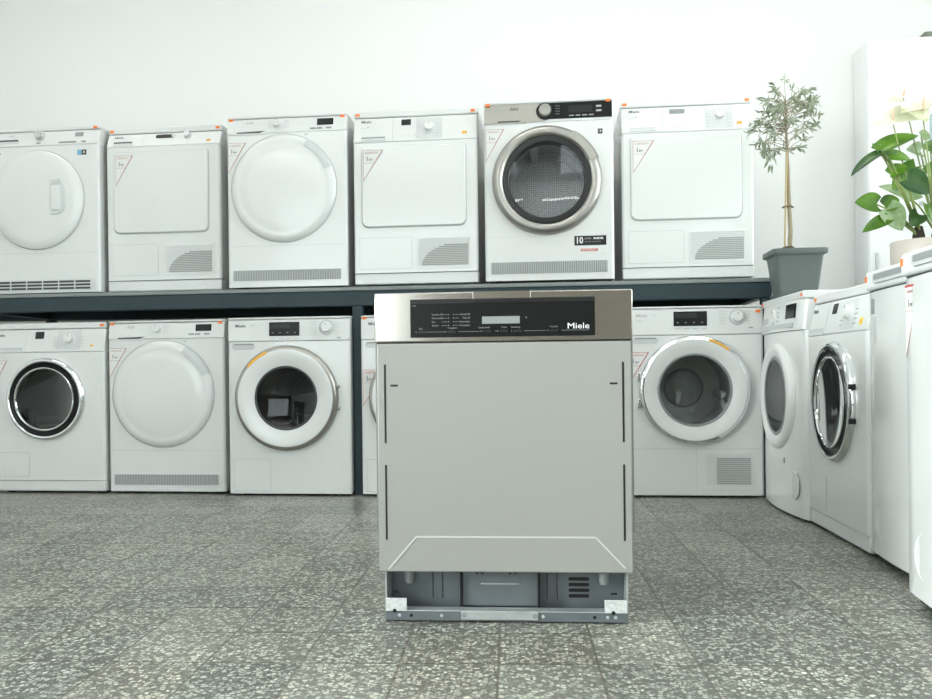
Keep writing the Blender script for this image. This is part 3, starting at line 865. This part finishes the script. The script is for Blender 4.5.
for i, (a, b2) in enumerate((('Intensiv 75', 'Schnell 40'), ('Normal 55', 'Fein 45'), ('Eco', 'Automatic'), ('Sensor', 'Vorspulen'))):
    z = .7215-.0085*i
    TX('lettering', a, .0058, TXTD, bk, -.163, z, -.0028); TX('lettering', b2, .0058, TXTD, bk, -.074, z, -.0028, 'RIGHT')
    for x in (-.124, -.112): LA('indicator_light', [(.0012, -.002), (.0012, -.003), (0, -.003)], TXTD, bk, x, z, 10)
    PL('leader_line', -.140, -.127, z-.0004, z+.0002, TXTD, bk, y=-.002, d=.0005); PL('leader_line', -.109, -.100, z-.0004, z+.0002, TXTD, bk, y=-.002, d=.0005)
for x, s in ((-.126, 'Programm'), (-.055, 'Startvorwahl'), (-.002, 'Turbo'), (.021, 'Start/Stop'), (.109, 'Top Solo')): TX('lettering', s, .0052, TXTD, bk, x, .6900, -.0028)
TX('lettering', 'I/O', .006, TXTD, bk, -.193, .6885, -.0028)
for x0, x1 in ((-.175, -.132), (-.102, -.052), (-.018, -.008), (.050, .102), (.136, .200)): PL('rule_line', x0, x1, .6810, .6816, TXTD, bk, y=-.002, d=.0005)
for x in (-.186, -.118, -.034, .004, .036, .120):
    PL('button', x-.010, x+.010, .6785, .6845, BLACK, bk, y=-.002, d=.002, r=.002); LA('indicator_light', [(.0010, -.002), (.0010, -.003), (0, -.003)], TXTL, bk, x-.014, .6815, 10)
LA('indicator_light', [(.0015, -.002), (.0015, -.003), (0, -.003)], TXTD, bk, .056, .7120, 10)
PL('maker_mark', -.208, -.200, .7420, .7430, TXTD, bk, y=-.002, d=.0005)
dr = bmesh.new(); box(dr, -.2945, .2945, .002, .028, .1220, .6555, .003, 2); dr = link('door', dr, DOORGREY, dw)
link('door_top_gap', B(-.294, .294, .006, .03, .655, .660), BLACK, dw)
def stroke(name, pts, t, m, y=.002, d=.0014):
    bm = bmesh.new()
    for (x0, z0), (x1, z1) in zip(pts, pts[1:]):
        dx, dz = x1-x0, z1-z0; l = math.hypot(dx, dz); nx, nz = -dz/l*t/2, dx/l*t/2
        prism(bm, [(x0-nx, z0-nz), (x1-nx, z1-nz), (x1+nx, z1+nz), (x0+nx, z0+nz)], y-d, y+.001)
    link(name, bm, m, dr, smooth=False)
stroke('pressed_line', [(-.272, .128), (-.206, .204), (.210, .204), (.276, .134)], .0040, DOORLINE)
for sx in (-1, 1):
    for (z0, z1) in ((.423, .607), (.197, .372)): PL('fixing_slot', sx*.2755-.0022, sx*.2755+.0022, z0, z1, BLACK, dr, y=.002, d=.0008)
    PL('short_slot', min(sx*.245, sx*.263), max(sx*.245, sx*.263), .5555, .5600, BLACK, dr, y=.002, d=.0008, r=.0015)
    for z in (.52, .505, .285, .27): LA('screw_mark', [(.0022, .002), (.0022, .001), (0, .001)], MGREY, dr, sx*.287, z, 12)
# open plinth base in galvanised sheet
link('base_tray', B(-.283, .283, .020, .54, .008, .016), ZINC, dw)
link('base_back_plate', B(-.2785, .2785, .085, .089, .016, .118), ZINC, dw)
link('front_rail', B(-.2835, .2835, .018, .0215, .004, .0265, .001), ZINC, dw)
link('rail_lip', B(-.2835, .2835, .016, .05, .0262, .0285, .001), ZINCL, dw)
for s in (-1, 1): link('base_side', B(-.2835 if s < 0 else .2800, -.2800 if s < 0 else .2835, .019, .54, .006, .118), ZINCL, dw)
pn = link('access_panel', B(-.104, .076, .060, .064, .0285, .116, .001), ZINC, dw)
link('panel_rib', B(-.060, .032, .057, .061, .080, .0835, .001), ZINCL, pn)
link('panel_lip', B(-.104, .076, .0145, .0185, .008, .0290, .001), ZINCL, pn)
for x in (-.107, .079): link('divider', B(x-.0022, x+.0022, .050, .085, .006, .117), BLACK, dw)
for x in (-.178, -.155, .098, .122): link('fold_line', B(x-.0012, x+.0012, .083, .086, .04, .117), DGREY, dw)
for x in (-.232, .231):
    bm = bmesh.new(); lathe_z(bm, [(0, .084), (.008, .082), (.011, .088), (.011, .118), (0, .118)], x, .060, 18); link('adjuster_post', bm, MGREY, dw)
for s, x0, x1 in ((-1, -.281, -.232), (1, .229, .2805)):
    lb = link('bracket_plate', B(x0, x1, .0145, .0175, .0265, .057, .001), mat('spangled_zinc', (.70, .72, .72), .4, .3, noise=.4, nscale=120) if s < 0 else bpy.data.materials['spangled_zinc'], dw)
    PL('bracket_slot', (x0+x1)/2-.010, (x0+x1)/2+.004, 0.066, .070, BLACK, lb, y=.03, d=.002)
    LA('bolt_hole', [(.0045, .0145), (.0045, .0135), (0, .0135)], BLACK, lb, x0+.020, .0275, 14)
for i in range(4): PL('vent_slot', .149, .198, .044+.0135*i, .0525+.0135*i, BLACK, dw, y=.085, d=.0015, r=.0035)
for x in (-.250, -.222, -.150, .088, .206, .236, .254): LA('screw', [(.004, .018), (.004, .0168), (.002, .0162), (0, .0162)], BLACK if x in (-.222, .206) else ZINCL, dw, x, .016, 14)
for x in (-.097, .068): LA('screw', [(.006, .0145), (.006, .013), (0, .0125)], MGREY, dw, x, .019, 14)
for x in (-.065, -.052, .012, .025): PL('hinge_mark', x-.003, x+.003, .1185, .122, BLACK, dw, y=.004, d=.003)
for sx in (-1, 1):
    for y in (.10, .48):
        bm = bmesh.new(); lathe_z(bm, [(0, 0), (.018, 0), (.018, .009), (0, .009)], sx*.24, y, 14); link('foot', bm, BLACK, dw)

# ------------------------------------------------------------------ potted olive tree
ol = empty('potted_olive_tree', 'small olive tree in a square slate-grey planter on top of the corner washer', 'potted plant', (1.278, -.158, .875), 0)
def square_rings(bm, lst, closed=True):
    rings = []
    for (h, z, c) in lst:
        pts = rr(-h, h, -h, h, c, 4)
        rings.append([bm.verts.new((x, y, z)) for x, y in pts])
    n = len(rings[0])
    for a, b in zip(rings, rings[1:]):
        for i in range(n): bm.faces.new((a[i], a[(i+1) % n], b[(i+1) % n], b[i]))
    bm.faces.new(rings[0][::-1]); bm.faces.new(rings[-1])
PB = .022
bm = bmesh.new(); square_rings(bm, [(.078, PB, .016), (.090, PB+.10, .018), (.097, PB+.158, .018), (.100, PB+.164, .018), (.110, PB+.167, .02), (.113, PB+.172, .02), (.112, PB+.190, .02), (.101, PB+.192, .018), (.097, PB+.180, .018)])
link('planter', bm, POT, ol)
bm = bmesh.new(); square_rings(bm, [(.078, 0, .016), (.088, .016, .018), (.090, .024, .018), (.085, .024, .016), (.078, .012, .016)]); link('saucer', bm, POT, ol)
bm = bmesh.new(); square_rings(bm, [(.094, PB+.165, .016), (.097, PB+.182, .016)]); link('soil', bm, SOIL, ol)
ZT = PB+.182
trunk = [(-.020, 0, ZT-.01), (-.014, .004, ZT+.10), (-.020, 0, ZT+.22), (-.022, .004, ZT+.36), (-.028, 0, ZT+.50), (-.029, .001, ZT+.66)]
bm = bmesh.new(); tube(bm, trunk, [.010, .009, .0085, .0075, .0055, .002], 10); link('trunk', bm, BARK, ol)
bm = bmesh.new(); tube(bm, [(-.042, -.004, ZT-.02), (-.030, -.010, ZT+.45)], .0045, 8); cane = link('support_cane', bm, CANE, ol)
bm = bmesh.new()
for z in (.025, .20):
    tube(bm, [(-.046, -.016, ZT+z), (-.016, -.016, ZT+z+.004), (-.002, 0, ZT+z), (-.016, .014, ZT+z), (-.046, .008, ZT+z), (-.046, -.016, ZT+z)], .0035, 6)
link('tie', bm, mat('brown_tie', (.16, .11, .06), .7), ol)
bb = bmesh.new(); lv = bmesh.new()
def oleaf(bm, base, d, n, L, w):
    d = d.normalized(); s = d.cross(n).normalized(); n2 = s.cross(d)
    pr = [(0, .1), (.3, .9), (.6, 1), (.85, .55), (1, .04)]
    ls, rs_, ms = [], [], []
    for t, k in pr:
        c = base+d*L*t+n2*(-.18*L*t*t)
        ls.append(bm.verts.new(c+s*w*k*.5+n2*w*.12*k)); rs_.append(bm.verts.new(c-s*w*k*.5+n2*w*.12*k)); ms.append(bm.verts.new(c))
    for i in range(4):
        bm.faces.new((ls[i], ls[i+1], ms[i+1], ms[i])); bm.faces.new((ms[i], ms[i+1], rs_[i+1], rs_[i]))
rnd = random.Random(3)
cc = Vector((-.030, 0, ZT+.578))
for k in range(95):
    a = rnd.uniform(0, 2*PI); ce = rnd.uniform(-.9, 1); se = math.sqrt(1-ce*ce)
    rad = .170*rnd.uniform(.15, 1)**.45
    end = cc+Vector((math.cos(a)*se*rad, math.sin(a)*se*rad, ce*rad*1.02))
    start = Vector((-.029, .001, min(max(ZT+.44, end.z-.07*rnd.random()), ZT+.64)))
    mid = start.lerp(end, .5)+Vector((rnd.uniform(-.02, .02), rnd.uniform(-.02, .02), .015))
    P = [start, start.lerp(mid, .7), mid.lerp(end, .6), end]
    tube(bb, P, [.0016, .0012, .0010, .0007], 5)
    for j in range(7):
        t = .42+.58*j/6
        q = P[1].lerp(P[2], t*2) if t < .5 else P[2].lerp(P[3], t*2-1)
        dd = (end-mid).normalized()*.5+Vector((rnd.uniform(-1, 1), rnd.uniform(-1, 1), rnd.uniform(-.9, .7)))
        oleaf(lv, q, dd, Vector((rnd.uniform(-1, 1), rnd.uniform(-1, 1), rnd.uniform(-.3, 1))).normalized(), rnd.uniform(.024, .040), rnd.uniform(.006, .0095))
for (dx, dz) in ((-.085, -.16), (-.07, -.13), (-.055, -.17), (-.095, -.12)):
    for j in range(4):
        q = cc+Vector((dx+rnd.uniform(-.015, .015), rnd.uniform(-.03, .03), dz+rnd.uniform(-.02, .03)))
        oleaf(lv, q, Vector((rnd.uniform(-.5, .5), rnd.uniform(-.4, .4), -1)), Vector((rnd.uniform(-1, 1), -1, .2)), .04, .011)
    tube(bb, [cc+Vector((-.02, 0, -.06)), cc+Vector((dx*.8, 0, dz*.4)), cc+Vector((dx, 0, dz))], [.0025, .0018, .001], 5)
link('branches', bb, BARK, ol); link('foliage', lv, OLIVE, ol, fix=False)

# ------------------------------------------------------------------ anthurium
AO = Vector((1.525, -.90, .852))
an = empty('potted_anthurium', 'white-flowering anthurium with broad green leaves in a round taupe pot at the right edge', 'potted plant', AO)
PH = .163; PR = .115
bm = bmesh.new(); lathe_z(bm, [(0, 0), (PR*.88, 0), (PR*.90, .004), (PR*.985, PH*.6), (PR, PH-.004), (PR-.002, PH), (PR-.008, PH), (PR-.012, PH-.02), (0, PH-.02)], n=56); link('pot', bm, TAUPE, an)
bm = bmesh.new(); lathe_z(bm, [(0, PH-.02), (PR-.013, PH-.02), (PR-.03, PH-.008), (.03, PH), (0, PH+.004)], n=40); link('soil', bm, SOIL, an)
bm = bmesh.new()
for (x, y) in ((-.03, -.01), (.028, -.02)):
    lathe_z(bm, [(.024, PH-.01), (.020, PH+.02), (.013, PH+.05), (0, PH+.055)], x, y, 10)
link('root_crown', bm, SOIL, an)
def AP(px, py, y=0):                                              # local point of the plant, metres
    k = (3.122+y)/3.122                                           # the same line of sight, nearer or farther
    X, Z = 1.408+(px-890)/302, 1.025-(py-240)/302
    return Vector((.275+(X-.275)*k-AO.x, y, .5955+(Z-.5955)*k-AO.z))
def broad_leaf(name, parent, base, tip, w, nrm, m, cup=.15, droop=.15, heart=True, n=10, k=6):
    bm = bmesh.new(); d = tip-base; L = d.length; d = d.normalized(); s = d.cross(nrm).normalized(); n2 = s.cross(d)
    g = []
    for i in range(n+1):
        t = i/n
        wd = (math.sin(PI*min(1, (t*.86+.14))**.8))**.75 if heart else math.sin(PI*min(1, t*.92+.06))**.9
        if i == n: wd = .02
        row = []
        for j in range(-k//2, k//2+1):
            u = j/(k/2)
            back = -.16*L*abs(u)*(1-t)**2 if heart else 0
            c = base+d*(L*t+back)+s*(w*.5*wd*u)+n2*(cup*w*(u*u)*wd - droop*L*t*t)
            row.append(bm.verts.new(c))
        g.append(row)
    for a, b in zip(g, g[1:]):
        for j in range(k): bm.faces.new((a[j], a[j+1], b[j+1], b[j]))
    o = link(name, bm, m, parent, fix=False)
    return o
def petiole(parent, a, b, r=.0035, sag=.02, name='stem'):
    mid = a.lerp(b, .5)+Vector((0, 0, sag)); q1 = a.lerp(mid, .5)+Vector((0, 0, sag*.3)); q2 = mid.lerp(b, .5)+Vector((0, 0, sag*.3))
    bm = bmesh.new(); tube(bm, [a, q1, mid, q2, b], [r*1.2, r, r*.9, r*.8, r*.7], 8); link(name, bm, STEM, parent)
root = Vector((-.02, -.01, PH)); root2 = Vector((.03, -.02, PH))
LV = [  # base px, tip px, y depth base/tip, width, normal, material, cup
    ((882, 147), (919, 127), -.05, -.02, .075, (-.35, -.75, .55), LEAF, .25),
    ((881, 150), (850, 167), -.05, -.09, .052, (-.3, -.6, .9), LEAFD, .2),
    ((888, 156), (874, 138), -.03, -.05, .045, (.3, -.9, .2), LEAFV, .2),
    ((889, 154), (912, 155), -.06, -.05, .055, (0, -.9, .6), LEAF, .2),
    ((876, 203), (856, 199), -.07, -.09, .072, (-.2, -1, .25), LEAF, .2),
    ((886, 219), (863, 229), -.07, -.10, .050, (.0, -.8, .5), LEAF, .2),
    ((884, 205), (899, 197), -.05, -.05, .060, (.1, -1, .3), LEAF, .25),
    ((906, 178), (929, 192), -.09, -.11, .095, (0, -.9, .35), LEAFD, .2),
    ((886, 208), (903, 230), -.06, -.07, .085, (-.1, -1, .3), LEAFV, .2),
    ((890, 172), (907, 163), -.04, -.05, .050, (0, -.9, .5), LEAF, .3),
    ((921, 134), (931, 133), .02, .02, .045, (.2, -.9, .4), LEAFV, .2),
    ((920, 150), (908, 146), .03, .0, .06, (.1, -.9, .3), LEAFV, .25),
    ((928, 205), (938, 228), -.06, -.08, .075, (.2, -.9, .4), LEAF, .2),
    ((930, 175), (960, 165), .0, .0, .09, (.3, -.7, .6), LEAF, .2),
    ((935, 190), (968, 205), -.03, -.05, .09, (.3, -.7, .6), LEAFD, .2),
    ((918, 215), (910, 226), -.05, -.07, .06, (0, -1, .3), LEAFD, .2),
    ((915, 165), (890, 185), .08, .10, .08, (-.2, -.6, .7), LEAF, .2),
    ((930, 150), (955, 140), .05, .08, .08, (.2, -.6, .7), LEAF, .2),
    ((912, 200), (880, 180), .09, .13, .085, (-.2, -.5, .8), LEAFV, .2),
]
for i, (b_, t_, yb_, yt_, w_, n_, m_, c_) in enumerate(LV):
    bp_, tp_ = AP(*b_, yb_), AP(*t_, yt_)
    o = broad_leaf('leaf', an, bp_, tp_, w_, Vector(n_).normalized(), m_, c_)
    petiole(o, root if b_[0] < 912 else root2, bp_, .0036, .018)
FL = [((894, 127), (875, 115), (921, 114), (893, 104), -.04), ((921, 116), (902, 105), (930, 100), (924, 92), -.02), ((903, 100), (886, 92), (912, 97), (905, 84), .04)]
for (b_, l_, r_, s_, y) in FL:
    bp_ = AP(*b_, y)
    o = broad_leaf('flower', an, AP(r_[0], r_[1], y+.02), AP(l_[0], l_[1], y-.05), .095, Vector((0, -.75, .65)).normalized(), SPATHE, .28, .10)
    bs = AP((b_[0]+s_[0])/2, b_[1]-9, y-.01)
    bm = bmesh.new(); tube(bm, [bs, bs.lerp(AP(*s_, y-.02), .6), AP(*s_, y-.02)], [.005, .0045, .002], 8); link('spadix', bm, SPADIX, o)
    petiole(o, root2 if b_[0] > 900 else root, bs+Vector((0, .0, -.008)), .003, .0)
# second, fuller heart-shaped half of the big spathe
broad_leaf('flower', an, AP(905, 101, -.02), AP(929, 117, -.05), .10, Vector((.1, -.8, .5)).normalized(), SPATHE, .25, .12)

# ------------------------------------------------------------------ tall cabinet in the corner
cb = empty('tall_cabinet', 'tall white shallow cabinet against the back wall, behind the anthurium', 'cabinet', (2.18, .58, 0))
link('body', B(-.34, .34, .012, .215, 0, 2.255, .004), CAB, cb)
dl = link('door', B(-.338, .338, -.006, .011, .06, 2.250, .004), CAB, cb)
link('handle', B(-.315, -.305, -.020, -.006, 1.02, 1.16, .003), LGREY, dl)
PL('blue_notice', -.045, .06, 1.68, 1.86, mat('pale_blue_print', (.45, .56, .60), .5), dl, y=-.006, d=.001, r=.02)
for i, (x, z) in enumerate(((-.095, 1.455), (-.055, 1.455), (-.10, 1.395), (-.06, 1.395), (-.02, 1.395))): PL('grey_print', x, x+.022, z, z+.022, LGREY, dl, y=-.006, d=.001)
tb = empty('dark_tray', 'dark grey-green tray lying on top of the tall white cabinet', 'tray', (2.19, .66, 2.255))
bm = bmesh.new(); square_rings(bm, [(.05, 0, .01), (.062, .024, .012), (.064, .028, .012), (.058, .028, .01), (.048, .008, .01)]); link('tray_body', bm, mat('grey_green', (.22, .25, .19), .5), tb)
hk = link('wall_hook', B(-.006, .006, -.018, .0, -.012, .012, .003), MGREY, None, (.66, .80, 2.635)); hk['label'] = 'tiny grey hook high on the white back wall'; hk['category'] = 'hook'

# ------------------------------------------------------------------ lights of the room; left window and ceiling fittings are added
def area(name, loc, rot, sx, sy, power, col=(1, 1, 1)):
    l = bpy.data.lights.new(name, 'AREA'); l.shape = 'RECTANGLE'; l.size = sx; l.size_y = sy; l.energy = power; l.color = col
    o = bpy.data.objects.new(name, l); C.objects.link(o); o.location = loc; o.rotation_euler = rot
    return o
DAY = (.97, 1.0, 1.0)
for (p, q, z0, z1), e in zip(OPF, (48, 8)): area('daylight_shop_window', ((p+q)/2, Y0-.24, (z0+z1)/2), (PI/2, 0, 0), q-p, z1-z0, e, DAY)
for (p, q, z0, z1) in OPR: area('daylight_side_window', (X1+.24, (p+q)/2, (z0+z1)/2), (PI/2, 0, PI/2), q-p, z1-z0, 84, DAY)
for (p, q, z0, z1) in OPL_ADDED: area('added_left_window_light', (X0-.24, (p+q)/2, (z0+z1)/2), (PI/2, 0, -PI/2), q-p, z1-z0, 800, DAY)  # added lamp at the made-up left window, brightens the right row
LAMP = emit('added_lamp_diffuser', (1, .99, .96), 15)
k = 0
for x in (-2.4, -.3, 1.6):  # unseen fittings, added to brighten the back wall and machines
    for y in (-.75, -3.9):
        t = empty('added_ceiling_light', 'added ceiling light fitting, out of view above the shop floor', 'ceiling light', (x, y, ZC), 0, 'added ceiling fittings')
        link('housing', B(-.62, .62, -.09, .09, -.05, 0, .004), WHITE2, t)
        link('diffuser', B(-.60, .60, -.075, .075, -.075, -.051, .01), LAMP, t)

w = bpy.data.worlds.new('World'); SC.world = w; w.use_nodes = True
bg = w.node_tree.nodes['Background']; bg.inputs['Color'].default_value = (.86, .93, 1, 1); bg.inputs['Strength'].default_value = 2.6

# ------------------------------------------------------------------ camera
yaw, pitch, roll, f = -.1117, -.0020, -.0114, 860.97
cam = bpy.data.cameras.new('Camera'); co = bpy.data.objects.new('Camera', cam); C.objects.link(co)
fw = Vector((math.sin(yaw)*math.cos(pitch), math.cos(yaw)*math.cos(pitch), math.sin(pitch)))
ri = Vector((math.cos(yaw), -math.sin(yaw), 0)); up = ri.cross(fw)
r2 = math.cos(roll)*ri+math.sin(roll)*up; u2 = -math.sin(roll)*ri+math.cos(roll)*up
M = Matrix(((r2.x, u2.x, -fw.x, .2751), (r2.y, u2.y, -fw.y, -4.0221), (r2.z, u2.z, -fw.z, .5955), (0, 0, 0, 1)))
co.matrix_world = M
cam.sensor_width = 36; cam.lens = f*36/932; cam.clip_start = .02; cam.shift_y = 20.8/932
SC.camera = co

SC.view_settings.view_transform = 'Standard'; SC.view_settings.look = 'None'
SC.view_settings.gamma = 1; SC.view_settings.use_curve_mapping = False
SC.view_settings.exposure = -.15
